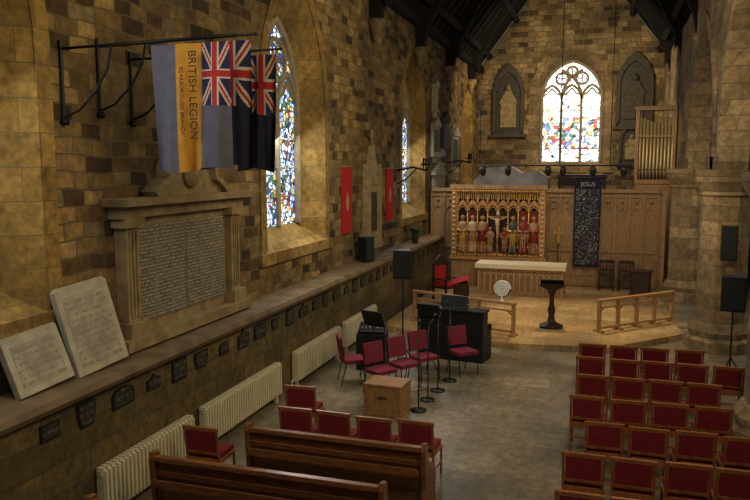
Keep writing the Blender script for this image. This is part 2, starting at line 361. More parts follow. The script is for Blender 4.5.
# right arcade
fnA=lambda u,v,w:(w,u,v)
piers=[(2.65,-0.6),(2.65,5.7),(2.65,12.0),(2.6,18.2),(2.45,24.6)]
zc=4.0
ys=[p[1] for p in piers]
poly=[(-3,zc)]
for a,c in zip(ys[:-1],ys[1:]):
    hw=(c-a)/2-0.5; m=(a+c)/2
    poly+=[(m-hw,zc)]+arch(hw,4.4,3.5,12,m)+[(m+hw,zc)]
poly+=[(YE,zc),(YE,EA),(-3,EA)]
pp=[poly[0]]
for p in poly[1:]:
    if abs(p[0]-pp[-1][0])+abs(p[1]-pp[-1][1])>1e-4: pp.append(p)
b=B(); b.prism(pp,'pier',2.35,2.95,fnA)
for a,c in zip(ys[:-1],ys[1:]):
    hw=(c-a)/2-0.5; m=(a+c)/2
    A=arch(hw+0.02,4.4,3.52,12,m); O=arch(hw+0.28,4.4,3.85,12,m)
    b.band(A,O,'pier',2.30,2.36,fnA)
b.box(2.5,2.95,24.9,YE,0,4.05,'east')
for i,(px,py) in enumerate(piers):
    r=0.54
    b.lathe([(r+.22,0),(r+.22,.25),(r+.14,.32),(r+.16,.45),(r+.05,.6),(r,.66),(r,3.5),(r+.05,3.55),(r+.02,3.63),(r+.16,3.84),(r+.2,3.98),(r+.2,4.1)],(px,py,0),'pier',8,False)
b.build('wall_south_arcade')
b=B(); b.box(6.6,6.8,-3,YE,0,6,'east'); b.build('wall_south')
b=B(); b.add([(2.9,-3,7.5),(2.9,YE,7.5),(6.7,YE,5.9),(6.7,-3,5.9)],[(0,1,2,3)],'roof'); b.build('ceiling_aisle')
b=B(); b.box(2.97,6.6,YE-0.1,YE,0,7.5,'east'); b.build('wall_east_aisle')

# ------------------------------------------------------------ oak panelling
b=B(); Y=25.5
x0,x1=-5.9,1.65; b.box(x0,x1,Y,Y+0.08,0,3.3,'panel')
b.box(x0,x1,Y-0.1,Y+0.14,3.3,3.42,'panel'); b.box(x0,x1,Y-0.05,Y+0.1,3.14,3.2,'panel'); b.box(x0,x1,Y-0.07,Y,0.14,0.4,'panel')
b.box(x0,x1,Y-0.05,Y,1.3,1.4,'panel')
n=17
for i in range(n+1):
    x=x0+(x1-x0)*i/n; b.box(x-0.035,x+0.035,Y-0.06,Y,0.14,3.3,'panel')
    if i<n:
        c=x+(x1-x0)/n/2; w=(x1-x0)/n/2-0.03
        A=arch(w*0.85,2.55,w*1.2,6,c); O=arch(w+0.0,2.6,w*1.5,6,c)
        b.band(A,O,'panel',Y-0.04,Y,lambda u,v,w_:(u,w_,v))
        b.box(c-w*0.75,c+w*0.75,Y-0.025,Y,0.5,1.2,'panel')
        b.ball((c,Y-0.03,3.0),0.06,'panel')
b.build('oak_panelling')
# return wing towards the pier
b=B(); L=.72
b.box(0,L,0,.06,0,3.3,'panel'); b.box(0,L,-.06,.08,3.3,3.42,'panel'); b.box(0,L,-.04,0,1.3,1.4,'panel')
for x in(.03,L/2,L-.03): b.box(x-.03,x+.03,-.05,0,.0,3.3,'panel')
b.build('oak_screen_wing',(1.71,25.3,0),R(-85))

# reredos
b=B(); Y=24.35; X0,X1=-4.95,-1.85
b.box(X0,X1,Y,Y+0.3,0.14,1.05,'panel'); b.box(X0-0.05,X1+0.05,Y-0.08,Y+0.3,1.05,1.15,'oak')
b.box(X0,X1,Y+0.15,Y+0.3,1.15,3.5,'panel')
b.box(X0+0.2,X1-0.2,Y+0.12,Y+0.16,1.2,3.2,'dark')
b.box(X0-0.06,X1+0.06,Y-0.08,Y+0.3,3.42,3.56,'panel'); b.box(X0,X1,Y-0.04,Y+0.2,3.3,3.42,'oak')
for x in (X0+0.09,X1-0.09):
    b.box(x-0.09,x+0.09,Y-0.05,Y+0.2,1.15,3.42,'oak')
    for i in range(14): b.ball((x,Y-0.06,1.26+i*0.155),0.05,'cream')
n=8; W=(X1-X0-0.4)/n
for i in range(36):
    b.ball((X0+0.06+i*(X1-X0-0.12)/35,Y-0.06,3.36),0.036,'gold')
for i in range(n+1):
    x=X0+0.2+W*i
    b.tube([(x,Y+0.02,1.15),(x,Y+0.02,3.3)],0.025,'gold',8)
    b.lathe([(0.04,0),(0.045,0.1),(0.01,0.36)],(x,Y,2.9),'oak',6)
    for z in(1.5,1.9,2.3,2.7): b.ball((x,Y-.01,z),.036,'cream')
def statue(b,x,y,z,h,robe,mantle='figure'):
    b.lathe([(.13*h,0),(.15*h,.03*h),(.12*h,.2*h),(.10*h,.5*h),(.135*h,.72*h),(.12*h,.8*h),(.04*h,.83*h),(.035*h,.86*h)],(x,y,z),robe,10)
    b.lathe([(.15*h,.3*h),(.14*h,.5*h),(.15*h,.74*h),(.08*h,.83*h)],(x,y+.03*h,z),mantle,8)
    b.ball((x,y,z+.92*h),.062*h,'figure',1.25); b.lathe([(.09*h,0),(.09*h,.01*h)],(x,y+.04*h,z+.94*h),'gold',10)
    for s in(-1,1):
        b.tube([(x+s*.11*h,y,z+.78*h),(x+s*.14*h,y-.04*h,z+.6*h),(x+s*.03*h,y-.13*h,z+.58*h)],[.045*h,.045*h,.03*h],mantle,6)
    for q in range(3): b.tube([(x+(q-1)*.06*h,y-.12*h,z+.02*h),(x+(q-1)*.04*h,y-.1*h,z+.5*h)],.014*h,mantle,5)
for i in range(n):
    x=X0+0.2+W*(i+.5)
    A=arch(W*0.40,2.72,W*0.5,6,x); O=arch(W*0.5,2.78,W*0.85,6,x)
    b.band(A,O,'oak',Y-0.02,Y+0.1,lambda u,v,w_:(u,w_,v))
    b.band(arch(W*.3,2.7,W*.36,5,x),arch(W*.36,2.7,W*.44,5,x),'gold',Y-0.03,Y+0.05,lambda u,v,w_:(u,w_,v))
    for k in range(4): b.box(x-W*.42+k*W*.22,x-W*.42+k*W*.22+.035,Y,Y+.1,3.08,3.28,'gold')
    b.box(x-W*.45,x+W*.45,Y-.03,Y+.12,1.15,1.3,'oak')
    for k in range(3): b.ball((x+(k-1)*W*.28,Y-.03,1.22),.04,'gold')
    if i in(3,4): continue
    b.box(x-W*.42,x+W*.42,Y+.1,Y+.125,1.35,2.7,['dark','reddark','dark','reddark','reddark','dark','reddark','reddark'][i])
    statue(b,x,Y+.05,1.3,1.25,['figure','cream','figure','figure','figure','green','reddark','figure'][i],['gold','figure','reddark','figure','figure','gold','figure','reddark'][i])
xm=(X0+X1)/2
b.tube([(xm,Y+.03,1.3),(xm,Y+.03,2.95)],.04,'oak',4); b.tube([(xm-.33,Y+.03,2.5),(xm+.33,Y+.03,2.5)],.035,'oak',4)
b.tube([(xm,Y-.02,1.65),(xm+.02,Y-.04,1.95),(xm,Y-.03,2.2),(xm,Y-.03,2.45)],[.035,.05,.06,.09],'cream',8); b.ball((xm+.02,Y-.05,2.6),.07,'cream',1.2)
for s in(-1,1): b.tube([(xm+s*.07,Y-.03,2.42),(xm+s*.2,Y-.03,2.45),(xm+s*.31,Y-.03,2.52)],[.035,.028,.02],'cream',6)
for s in(-1,1): statue(b,xm+s*.24,Y,1.32,.85,'figure' if s<0 else 'reddark')
b.build('carved_reredos')

# altar
b=B(); ax0,ax1,ay0,ay1=-3.85,-1.12,22.9,23.8
b.box(ax0+.08,ax1-.08,ay0+.08,ay1,0.2,1.05,'panel'); b.box(ax0,ax1,ay0,ay1,0.14,0.26,'oak')
b.box(ax0-.03,ax1+.03,ay0-.03,ay1+.03,1.05,1.12,'cloth')
b.box(ax0-.035,ax1+.035,ay0-.04,ay0-.03,.97,1.12,'cloth')
b.box(ax0+.02,ax1-.02,ay0+.02,ay1,0.9,1.05,'oak')
n=14
for i in range(n+1):
    x=ax0+.08+(ax1-ax0-.16)*i/n; b.box(x-.025,x+.025,ay0+.03,ay0+.09,.26,.96,'cream')
    if i<n:
        c=x+(ax1-ax0-.16)/n/2
        b.band(arch(.06,.7,.1,4,c),arch(.09,.7,.16,4,c),'cream',ay0+.04,ay0+.08,lambda u,v,w_:(u,w_,v))
for i in range(4):
    b.box(ax0+.02,ax0+.08,ay0+.1+i*.25,ay0+.16+i*.25,.26,.96,'cream')
b.build('altar_table',bevel=0.01)
b=B(); b.lathe([(.2,0),(.2,.05),(.06,.12),(.03,.16),(.02,1.5)],(0,0,0),'dark',10); b.box(-.02,.02,-.02,.02,1.5,2.1,'gold'); b.box(-.16,.16,-.02,.02,1.82,1.86,'gold'); b.build('processional_cross',(-1.45,24.9,.14))

def clothgrid(name,nu,nv,pos,colf):
    vs=[pos(i/nu,j/nv) for j in range(nv+1) for i in range(nu+1)]
    fs=[];mi=[];mats=[]
    for j in range(nv):
        for i in range(nu):
            fs.append((j*(nu+1)+i,j*(nu+1)+i+1,(j+1)*(nu+1)+i+1,(j+1)*(nu+1)+i))
            k=colf((i+.5)/nu,(j+.5)/nv)
            if k not in mats: mats.append(k)
            mi.append(mats.index(k))
    me=bpy.data.meshes.new(name); me.from_pydata(vs,[],fs)
    for k in mats: me.materials.append(M[k])
    me.polygons.foreach_set('material_index',mi); me.polygons.foreach_set('use_smooth',[True]*len(fs)); me.update()
    return me
def jack(s,t,asp):
    x=(s-.5)*asp; y=t-.5
    if abs(x)<.09 or abs(y)<.09: return 'flagred'
    if abs(x)<.15 or abs(y)<.15: return 'flagwhite'
    d1=abs(y*asp-x)/math.hypot(1,asp); d2=abs(y*asp+x)/math.hypot(1,asp)
    d=min(d1,d2)
    if d<.03: return 'flagred'
    if d<.085: return 'flagwhite'
    return 'flagblue'
def textmesh(txt,size,mat,name,M4,ext=0.004):
    cu=bpy.data.curves.new(name,'FONT'); cu.body=txt; cu.size=size; cu.align_x='CENTER'; cu.align_y='CENTER'; cu.extrude=ext
    cu.materials.append(M[mat]); o=bpy.data.objects.new(name,cu); S.collection.objects.link(o); o.matrix_world=M4
    return o
def flag(i,py,xa,xb,top,h,kind):
    e=bpy.data.objects.new('hanging_flag',None); S.collection.objects.link(e)
    def pos(u,v):
        w=xb-xa; x=xa+w*(u*(1-0.05*v)+0.03*v)
        return (x,py+0.045*math.sin(u*13+v*1.5+i)*(.2+v)+.025*math.sin(u*27+i)*v, top-0.04-h*v-0.03*math.sin(u*6+i)*v)
    if kind==0:
        def cf(u,v):
            if u>.65 and v<.5: return jack(1-v/.5,(u-.65)/.35,1.9)
            if u<.32: return 'blueflag'
            if u<.65: return 'goldcloth'
            return 'blueflag'
    else:
        def cf(u,v):
            if u>.3 and v<.52: return jack(1-v/.52,(u-.3)/.7,1.5)
            return 'navy' if (v<.62 or not(.35<u<.55)) else ('reddark' if kind==1 else 'brown')
    me=clothgrid('flag_cloth',90,160,pos,cf)
    o=bpy.data.objects.new('flag_cloth',me); S.collection.objects.link(o); o.parent=e
    b=B()
    b.tube([(XL+.0,py,top-.02),(xb+.05,py,top+.02)],.016,'iron',8)
    b.tube([(XL+.03,py,top+.08),(XL+.03,py,top-.85)],.022,'iron',6)
    b.tube([(XL+.03,py,top-.8),(XL+.25,py,top-.72),(XL+.5,py,top-.5),(XL+.66,py,top-.25),(XL+.72,py,top)],.016,'iron',6)
    b.ball((xb+.07,py,top+.02),.02,'iron')
    b.tube([(XL+.0,py,top-.85),(XL+.08,py,top-.85)],.04,'iron',8)
    q=b.build('flag_pole'); q.parent=e
    if kind==0:
        RR=Matrix.Rotation(R(90),4,'X')@Matrix.Rotation(R(-90),4,'Z')
        t=textmesh('BRITISH LEGION',.13,'brown','flag_lettering',Matrix.Translation((xa+.55,py-.075,top-.6))@RR); t.parent=e
        t=textmesh('SCARBOROUGH BRANCH',.062,'brown','flag_lettering_2',Matrix.Translation((xa+.42,py-.085,top-.66))@RR); t.parent=e
flag(0,7.1,-4.82,-3.86,5.55,1.36,0)
flag(1,7.75,-4.7,-3.94,5.67,1.45,1)
flag(2,8.4,-4.5,-3.93,5.6,1.42,2)

# war memorial on the ledge
XM=XL+.01
b=B(); y0,y1=7.88,11.05; f=lambda u,v,w:(XM+w,u,v)
b.prism([(y0-.12,1.80),(y1+.12,1.80),(y1+.12,1.95),(y0-.12,1.95)],'memstone',0,.3,f)
for c in (y0+.2,y1-.2):
    b.prism([(c-.2,1.95),(c+.2,1.95),(c+.2,2.15),(c-.2,2.15)],'memstone',0,.26,f)
    b.prism([(c-.14,2.15),(c+.14,2.15),(c+.14,3.4),(c-.14,3.4)],'memstone',0,.18,f)
    b.prism([(c-.2,3.4),(c+.2,3.4),(c+.2,3.52),(c-.2,3.52)],'memstone',0,.24,f)
    for d in(-.07,0,.07): b.prism([(c+d-.012,2.2),(c+d+.012,2.2),(c+d+.012,3.35),(c+d-.012,3.35)],'memstone',.18,.2,f)
b.prism([(y0+.3,1.95),(y1-.3,1.95),(y1-.3,3.52),(y0+.3,3.52)],'memstone',0,.08,f)
b.prism([(y0+.44,2.08),((y0+y1)/2-.03,2.08),((y0+y1)/2-.03,3.4),(y0+.44,3.4)],'warlist',.08,.1,f)
b.prism([((y0+y1)/2+.03,2.08),(y1-.44,2.08),(y1-.44,3.4),((y0+y1)/2+.03,3.4)],'warlist',.08,.1,f)
for k in range(1,6):
    yy=y0+.44+(y1-y0-.88)*k/6; b.prism([(yy-.012,2.08),(yy+.012,2.08),(yy+.012,3.4),(yy-.012,3.4)],'memstone',.1,.104,f)
b.prism([(y0-.05,3.52),(y1+.05,3.52),(y1+.05,3.68),(y0-.05,3.68)],'memstone',0,.2,f)
b.prism([(y0-.15,3.68),(y1+.15,3.68),(y1+.2,3.78),(y0-.2,3.78)],'memstone',0,.34,f)
m=(y0+y1)/2+.1
arc=[(m-.95,3.78),(m-.8,3.9)]+[(m-.62*math.cos(math.pi*i/12), 3.98+.48*math.sin(math.pi*i/12)) for i in range(13)]+[(m+.8,3.9),(m+.95,3.78)]
b.prism(arc,'memstone',0,.14,f); b.band(arc,[(m+(u-m)*1.08,v+.07) for u,v in arc],'memstone',0,.24,f)
b.T=Matrix.Translation((XM+.16,m,4.08))@Matrix.Rotation(R(90),4,'Y'); b.lathe([(.2,-.03),(.2,.02),(.13,.06),(.01,.08)],(0,0,0),'memstone',16); b.T=Matrix()
b.build('war_memorial',bevel=.012)

def slab(name,yc,w,h,lean,rz,cut,roll=0):
    b=B(); hw=w/2
    P=[(-hw,0),(hw,0),(hw,h-cut),(hw-cut*1.3,h),(-hw+cut,h),(-hw,h-cut*.8)]
    b.prism(P,'marble',-.05,.03,lambda u,v,w_:(w_,u,v)); b.prism([(-hw+.08,.08),(hw-.08,.08),(hw-.08,h-cut-.08),(-hw+.08,h-cut-.08)],'slabtext',.03,.034,lambda u,v,w_:(w_,u,v))
    o=b.build(name,(XL+.08+h*math.sin(lean),yc,1.79),0,.01); o.rotation_euler=(roll,-lean,rz); return o
slab('leaning_stone_slab',7.2,.85,1.06,R(15),R(-4),.05,R(4))
slab('leaning_stone_slab',6.32,.80,.66,R(20),R(-2),.03,R(3))

b=B(); i=0; y=6.09
g=lambda u,v,w_:(XF+.002+w_,u,v)
while y<25:
    w=.14+.035*(i%3); h=.09+.028*((i*5)%3); z=1.40; sh=(i*3)%4
    if sh==0: P=[(y-w,z-h),(y+w,z-h),(y+w,z+h),(y-w,z+h)]
    elif sh==1: P=[(y-w,z-h),(y+w,z-h),(y+w,z+h*.5),(y+w*.5,z+h*.6),(y,z+h*1.2),(y-w*.5,z+h*.6),(y-w,z+h*.5)]
    elif sh==2: P=[(y-w,z-h)]+[(y-w*math.cos(math.pi*k/8),z+.3*h+h*.8*math.sin(math.pi*k/8)) for k in range(9)]+[(y+w,z-h)]
    else: P=[(y-w*.6,z-h),(y+w*.6,z-h),(y+w*.85,z),(y+w*.85,z+h),(y-w*.85,z+h),(y-w*.85,z)]
    b.prism(P,'plaque',0,.02,g); cz=z
    b.prism([(y+(u-y)*.82,cz+(v-cz)*.8) for u,v in P],'slate',.02,.024,g)
    y+=.62+.03*((i*7)%4-1.5); i+=1
b.build('memorial_plaques')

def radiator(ya,yb):
    b=B(); n=int((yb-ya)/.075)
    for i in range(n):
        y=ya+(i+.5)*(yb-ya)/n
        b.box(0,.1,y-.026,y+.026,.14,.72,'rad'); b.box(.1,.13,y-.018,y+.018,.17,.69,'rad')
    b.box(.02,.08,ya,yb,.17,.23,'rad'); b.box(.02,.08,ya,yb,.63,.69,'rad')
    for y in(ya+.1,yb-.1): b.box(.02,.08,y-.03,y+.03,0,.16,'rad')
    b.tube([(.05,ya-.12,0),(.05,ya-.12,.2),(.05,ya,.2)],.015,'rad'); b.tube([(.05,yb+.12,0),(.05,yb+.12,.2),(.05,yb,.2)],.015,'rad')
    b.build('column_radiator',(XF+.03,0,0))
radiator(6.75,8.7); radiator(9.0,11.6); radiator(12.3,14.7); radiator(15.05,17.3)

# ------------------------------------------------------------ wall furnishings north
def prismL(b,P,k,w0,w1): b.prism(P,k,w0,w1,lambda u,v,w:(XM+w,u,v))
for y,z0,z1 in ((16.8,2.55,4.15),(20.5,2.6,4.1)):
    b=B(); prismL(b,[(y-.33,z0),(y+.33,z0),(y+.33,z1),(y-.33,z1)],'redflat',.0,.04)
    prismL(b,[(y-.05,z0+.55),(y+.05,z0+.55),(y+.12,z0+.8),(y,z0+1.0),(y-.12,z0+.8)],'cream',.04,.046)
    b.tube([(XM+.05,y-.38,z1+.02),(XM+.05,y+.38,z1+.02)],.015,'gold'); b.build('red_wall_banner')
b=B(); y=18.6
prismL(b,[(y-.55,2.0),(y+.55,2.0),(y+.5,2.3),(y-.5,2.3)],'memstone',0,.22)
prismL(b,[(y-.42,2.3),(y+.42,2.3),(y+.42,3.7),(y-.42,3.7)],'memstone',0,.12); prismL(b,[(y-.3,2.45),(y+.3,2.45),(y+.3,3.5),(y-.3,3.5)],'slate',.12,.14)
prismL(b,[(y-.5,3.7),(y+.5,3.7),(y+.1,4.55),(y,4.75),(y-.1,4.55)],'memstone',0,.16)
for s in(-.48,.48): prismL(b,[(y+s-.07,2.3),(y+s+.07,2.3),(y+s+.07,3.9),(y+s,4.25),(y+s-.07,3.9)],'memstone',0,.2)
b.tube([(XM+.08,y,4.7),(XM+.08,y,5.15)],.035,'memstone'); b.tube([(XM+.08,y-.15,4.97),(XM+.08,y+.15,4.97)],.035,'memstone')
b.build('gothic_wall_monument')
def tablet(y,z,w,h,k='marble',k2='slate',name='wall_tablet'):
    b=B(); prismL(b,[(y-w,z-h),(y+w,z-h),(y+w,z+h),(y-w,z+h)],k,0,.1); prismL(b,[(y-w*.8,z-h*.8),(y+w*.8,z-h*.8),(y+w*.8,z+h*.8),(y-w*.8,z+h*.8)],k2,.1,.115)
    prismL(b,[(y-w*1.15,z+h),(y+w*1.15,z+h),(y+w*1.15,z+h+.08),(y,z+h+.4*w+.15),(y-w*1.15,z+h+.08)],k,0,.16)
    prismL(b,[(y-w*1.1,z-h-.08),(y+w*1.1,z-h-.08),(y+w*1.1,z-h),(y-w*1.1,z-h)],k,0,.15)
    prismL(b,[(y-w*.5,z-h-.3),(y+w*.5,z-h-.3),(y+w*.8,z-h-.08),(y-w*.8,z-h-.08)],k,0,.08)
    b.build(name)
tablet(26.9,3.0,.9,.85,'marble','marble'); tablet(26.3,5.1,.5,.5,'marble','slate'); tablet(28.0,5.3,.5,.6,'darkstone','slate'); tablet(27.3,4.42,.35,.13,'marble','slate')
tablet(29.9,4.7,.6,.7); tablet(29.5,3.0,.6,.6,'memstone','marble'); tablet(26.2,6.6,.3,.4,'marble','marble')
b=B(); b.box(-.13,.13,-.17,.17,0,.62,'black'); b.box(.13,.14,-.15,.15,.03,.59,'grille'); b.build('ledge_loudspeaker',(XL+.3,17.5,1.78),rz=R(-20),bevel=.01)
b=B(); b.lathe([(.08,0),(.11,.1),(.12,.22),(.1,.24)],(0,0,0),'brown',10)
for i in range(14):
    a=i*2.4; r=.1+.13*(i%3)/2; b.tube([(0,0,.2),(r*.5*math.cos(a),r*.5*math.sin(a),.35+.03*(i%4)),(r*1.4*math.cos(a),r*1.4*math.sin(a),.42+.04*(i%5))],[.008,.04,.004],'leaf',5)
b.build('potted_fern',(XL+.32,22.4,1.76))
for y,z in((21.4,4.05),(28.8,4.3)):
    b=B(); b.tube([(XL,y,z),(XL+.5,y,z+.1),(XL+.95,y,z)],.03,'iron'); b.tube([(XL,y,z-.4),(XL+.3,y,z-.25),(XL+.6,y,z+.05)],.02,'iron')
    for d in(-.3,0,.3):
        b.tube([(XL+.8,y,z),(XL+.9,y+d,z+.05),(XL+.9,y+d,z+.18)],.02,'iron'); b.lathe([(.03,0),(.08,.04),(.08,.06),(.03,.07),(.03,.22)],(XL+.9,y+d,z+.15),'iron',8)
    b.build('iron_wall_bracket')
def emon(x,z,w,h,k='memstone',k2='slate',fig='darkstone'):
    b=B(); f=lambda u,v,q:(u,YE-.01-q,v)
    A=opening(x,w,z-h,z+h*.2,h*.9,8); C=opening(x,w*.78,z-h*.85,z+h*.18,h*.66,8)
    b.prism(A,k2,0,.06,f); b.band(C,A,k,.06,.2,f)
    b.prism([(x-w*1.15,z-h-.15),(x+w*1.15,z-h-.15),(x+w*1.15,z-h),(x-w*1.15,z-h)],k,0,.26,f)
    b.prism([(x-w*.5,z-h*.8),(x+w*.5,z-h*.8),(x+w*.5,z-h*.1),(x-w*.5,z-h*.1)],fig,.06,.16,f)
    b.prism([(x-w*.6,z-h*.1),(x+w*.6,z-h*.1),(x+w*.15,z+h*.3),(x,z+h*.5),(x-w*.15,z+h*.3)],fig,.06,.2,f)
    b.ball((x,YE-.2,z+h*.35),w*.18,fig)
    b.build('east_wall_monument')
emon(-4.6,7.3,.75,1.6,'darkstone','slate','memstone'); emon(1.1,7.6,.8,1.6,'darkstone','slate','darkstone'); emon(1.05,5.2,.55,.9,'darkstone','slate','memstone')

# banner on panelling
b=B(); f=lambda u,v,w:(u,w,v)
b.prism([(-.98,.85),(-.15,.85),(-.13,3.78),(-1.0,3.78)],'navy',25.3,25.31,f)
b.prism([(-.94,.9),(-.19,.9),(-.19,3.42),(-.94,3.42)],'embro',25.285,25.3,f)
b.tube([(-1.1,25.3,3.8),(-.03,25.3,3.8)],.03,'dark')
o=b.build('embroidered_banner')
t=textmesh('JESUS',.2,'greycloth','banner_lettering',Matrix.Translation((-.565,25.28,3.58))@Matrix.Rotation(R(90),4,'X')); t.parent=o

# organ
b=B(); Y=28; b.box(1.0,2.3,Y,Y+.9,0,3.6,'oak')
for x in(1.0,2.24): b.box(x-.04,x+.06,Y-.03,Y+.5,3.6,6.2,'oak')
b.box(.96,2.3,Y-.05,Y+.5,3.55,3.7,'oak'); b.box(1.0,2.3,Y+.4,Y+.5,3.6,5.6,'dark')
n=10
for i in range(n):
    x=1.12+i*.12; h=2.28-.25*math.sin(math.pi*i/(n-1))
    b.lathe([(.01,0),(.052,.3),(.052,h)],(x,Y+.08,3.7),'pipe',10)
    b.box(x-.02,x+.02,Y+.02,Y+.04,4.02,4.09,'black')
b.box(.96,2.3,Y-.02,Y+.2,5.2,5.27,'oak'); b.box(.94,2.3,Y-.05,Y+.5,6.15,6.3,'oak')
b.build('pipe_organ')
b=B(); b.prism([(-4.9,0),(-2.1,0),(-2.1,3.75),(-2.5,4.0),(-3.1,3.9),(-3.6,4.2),(-4.4,4.1),(-4.9,3.6)],'greycloth',28.2,29.6,lambda u,v,w:(u,w+.1*math.sin(u*3),v)); b.build('draped_organ_console')
b=B(); b.box(-.9,.9,-.3,.3,0,3.7,'dark'); b.box(-.95,.95,-.35,.35,3.7,3.85,'dark'); b.box(-.8,-.1,-.32,-.3,.3,3.4,'panel'); b.box(.1,.8,-.32,-.3,.3,3.4,'panel'); b.build('vestment_cupboard',(-.9,30,0))

b=B(); b.tube([(-4.1,23.6,4.2),(.75,23.6,4.2)],.025,'iron')
for x in(-3.9,-1.4,.1): b.tube([(x,23.6,4.2),(x,23.6,12)],.012,'iron')
for x in(-3.8,-3.0,-1.75,-1.3,-.4,.5):
    b.T=Matrix.Translation((x,23.6,4.08))@Matrix.Rotation(R(25),4,'X'); b.lathe([(.05,-.22),(.1,-.12),(.1,.05),(.04,.1)],(0,0,0),'black',10); b.T=Matrix()
b.build('suspended_lighting_rail')

# ------------------------------------------------------------ furniture
def nave_chair():
    b=B(); k='chairwood'
    for s in(-1,1):
        x=s*.225
        b.tube([(x,-.22,0),(x,-.2,.42),(x,-.275,.87)],[.02,.024,.022],k,4); b.tube([(x,.2,0),(x,.19,.43)],.02,k,4)
        b.box(x-.014,x+.014,-.2,.2,.18,.21,k); b.box(x-.014,x+.014,-.2,.2,.38,.43,k)
    b.box(-.225,.225,.18,.2,.38,.43,k); b.box(-.225,.225,-.22,-.19,.38,.43,k); b.box(-.22,.22,-.215,-.19,.2,.23,k)
    b.box(-.215,.215,-.19,.215,.43,.49,'red')
    b.cb((0,-.268,.85),(.50,.035,.055),k,rx=R(8)); b.cb((0,-.24,.68),(.40,.035,.27),'red',rx=R(8))
    b.cb((0,-.225,.52),(.43,.026,.045),k,rx=R(8))
    b.box(-.19,.19,-.31,-.24,.4,.42,k); b.box(-.19,.19,-.32,-.305,.4,.49,k)
    return b
NC=nave_chair()
rows=[(8.8,-.13,5),(9.9,.07,4),(11.0,-.15,4),(12.15,-.10,4),(13.3,-.15,5),(14.3,-.13,4)]
for yr,x0,n in rows:
    for i in range(n):
        inst(NC,'nave_chair',(x0+i*.555+random.uniform(-.015,.015),yr+random.uniform(-.03,.03),0),R(random.uniform(-3,3)),.004)
for i in range(5): inst(NC,'nave_chair',(-.15+i*.555,7.7,0),0,.004)
for x,y,r in((-4.0,9.25,2),(-3.42,9.25,-2),(-2.84,9.2,1),(-2.26,9.25,-3),(-4.35,10.2,5),(-4.85,8.2,0)):
    inst(NC,'nave_chair',(x,y,0),R(r),.004)

def pew(name,x0,x1,y):
    b=B(); k='pew'
    b.cb(((x0+x1)/2,y,.62),(x1-x0,.035,.5),k,rx=R(8)); b.cb(((x0+x1)/2,y-.05,.9),(x1-x0+.04,.085,.06),k); b.cb(((x0+x1)/2,y-.035,.72),(x1-x0,.03,.07),k,rx=R(8))
    b.box(x0,x1,y+.02,y+.46,.41,.45,k); b.box(x0,x1,y+.05,y+.08,0,.41,k)
    for x in(x0,x1):
        P=[(y-.1,0),(y+.5,0),(y+.5,.12),(y+.44,.16),(y+.46,.45),(y+.38,.58),(y+.12,.64),(y+.05,.8),(y+.03,.96),(y-.09,.98),(y-.11,.9),(y-.06,.4)]
        b.prism(P,k,x-.03,x+.03,lambda u,v,w:(w,u,v))
    b.box(x0+.05,x1-.05,y-.16,y-.06,.6,.63,k); b.box(x0+.05,x1-.05,y-.17,y-.155,.6,.7,k)
    xx=x0+.08
    while xx<x1-.4:
        w=random.uniform(.34,.44)
        b.box(xx,xx+w,y+.06,y+.44,.45,.54,random.choice(['red','maroon']))
        xx+=w+.05
    return b.build(name,bevel=.008)
pew('oak_pew',-4.2,-1.92,8.05); pew('oak_pew',-4.8,-2.08,6.9); pew('oak_pew',-4.75,-2.1,5.75)

def choir_chair():
    b=B()
    for s in(-1,1):
        x=s*.22; b.tube([(x,.22,0),(x,.18,.42),(x,-.18,.42),(x,-.25,.9)],.011,'iron',6); b.tube([(x,-.25,0),(x,-.15,.42)],.011,'iron',6)
    b.box(-.23,.23,-.2,.22,.42,.49,'maroon'); b.cb((0,-.235,.74),(.44,.05,.38),'maroon',rx=R(9))
    return b
CC=choir_chair()
for x,y,r in((-4.6,13.1,-60),(-3.85,12.55,235),(-3.55,13.1,235),(-3.3,13.7,230),(-2.65,14.35,225)):
    inst(CC,'choir_chair',(x,y,0),R(r),.012)
b=B(); b.box(-.32,.32,-.25,.25,.03,.5,'oak'); b.box(-.34,.34,-.27,.27,.5,.54,'oak'); b.box(-.34,.34,-.27,.27,0,.05,'oak')
for x in(-.3,.3): b.box(x-.03,x+.03,-.27,.27,.05,.5,'oak')
b.tube([(-.08,-.26,.3),(-.05,-.29,.33),(.05,-.29,.33),(.08,-.26,.3)],.012,'iron'); b.build('wooden_chest',(-3.45,11.65,0),R(-4),.006)
b=B(); b.box(-.75,.75,-.15,.2,.08,1.08,'black'); b.box(-.75,.75,.2,.5,.62,.74,'black'); b.box(-.78,.78,-.17,.24,1.08,1.12,'black'); b.box(-.75,.75,-.15,.45,0,.1,'black')
for s in(-1,1): b.box(s*.72-.03,s*.72+.03,.2,.5,0,.74,'black')
b.box(-.68,.68,.28,.46,.74,.755,'white'); b.cb((0,.15,1.25),(.6,.03,.25),'black',rx=R(-15)); b.build('upright_piano',(-3.1,15.4,0),R(-8),.01)
b=B(); b.box(-.3,.3,-.3,.3,0,.75,'black'); b.cb((0,0,.82),(.55,.5,.08),'black',rx=R(12))
for i in range(6): b.lathe([(.015,0),(.015,.03)],(-.2+i*.08,-.1,.85),'white',6)
b.build('mixing_desk_case',(-4.55,14.25,0),R(10),.01)
def spk(name,loc,h,rz,s=1.0):
    b=B(); b.tube([(0,0,.25),(0,0,h)],.018,'black')
    for a in(0,120,240): b.tube([(0,0,.5),(.3*math.cos(R(a)),.3*math.sin(R(a)),.02)],.013,'black'); b.tube([(0,0,.22),(.17*math.cos(R(a)),.17*math.sin(R(a)),.22)],.01,'black')
    P=[(-.19*s,-.15*s),(.19*s,-.15*s),(.13*s,.16*s),(-.13*s,.16*s)]; b.prism(P,'black',h,h+.58*s,lambda u,v,w:(u,v,w)); b.box(-.17*s,.17*s,-.165*s,-.15*s,h+.04,h+.54*s,'grille')
    b.build(name,loc,R(rz),.01)
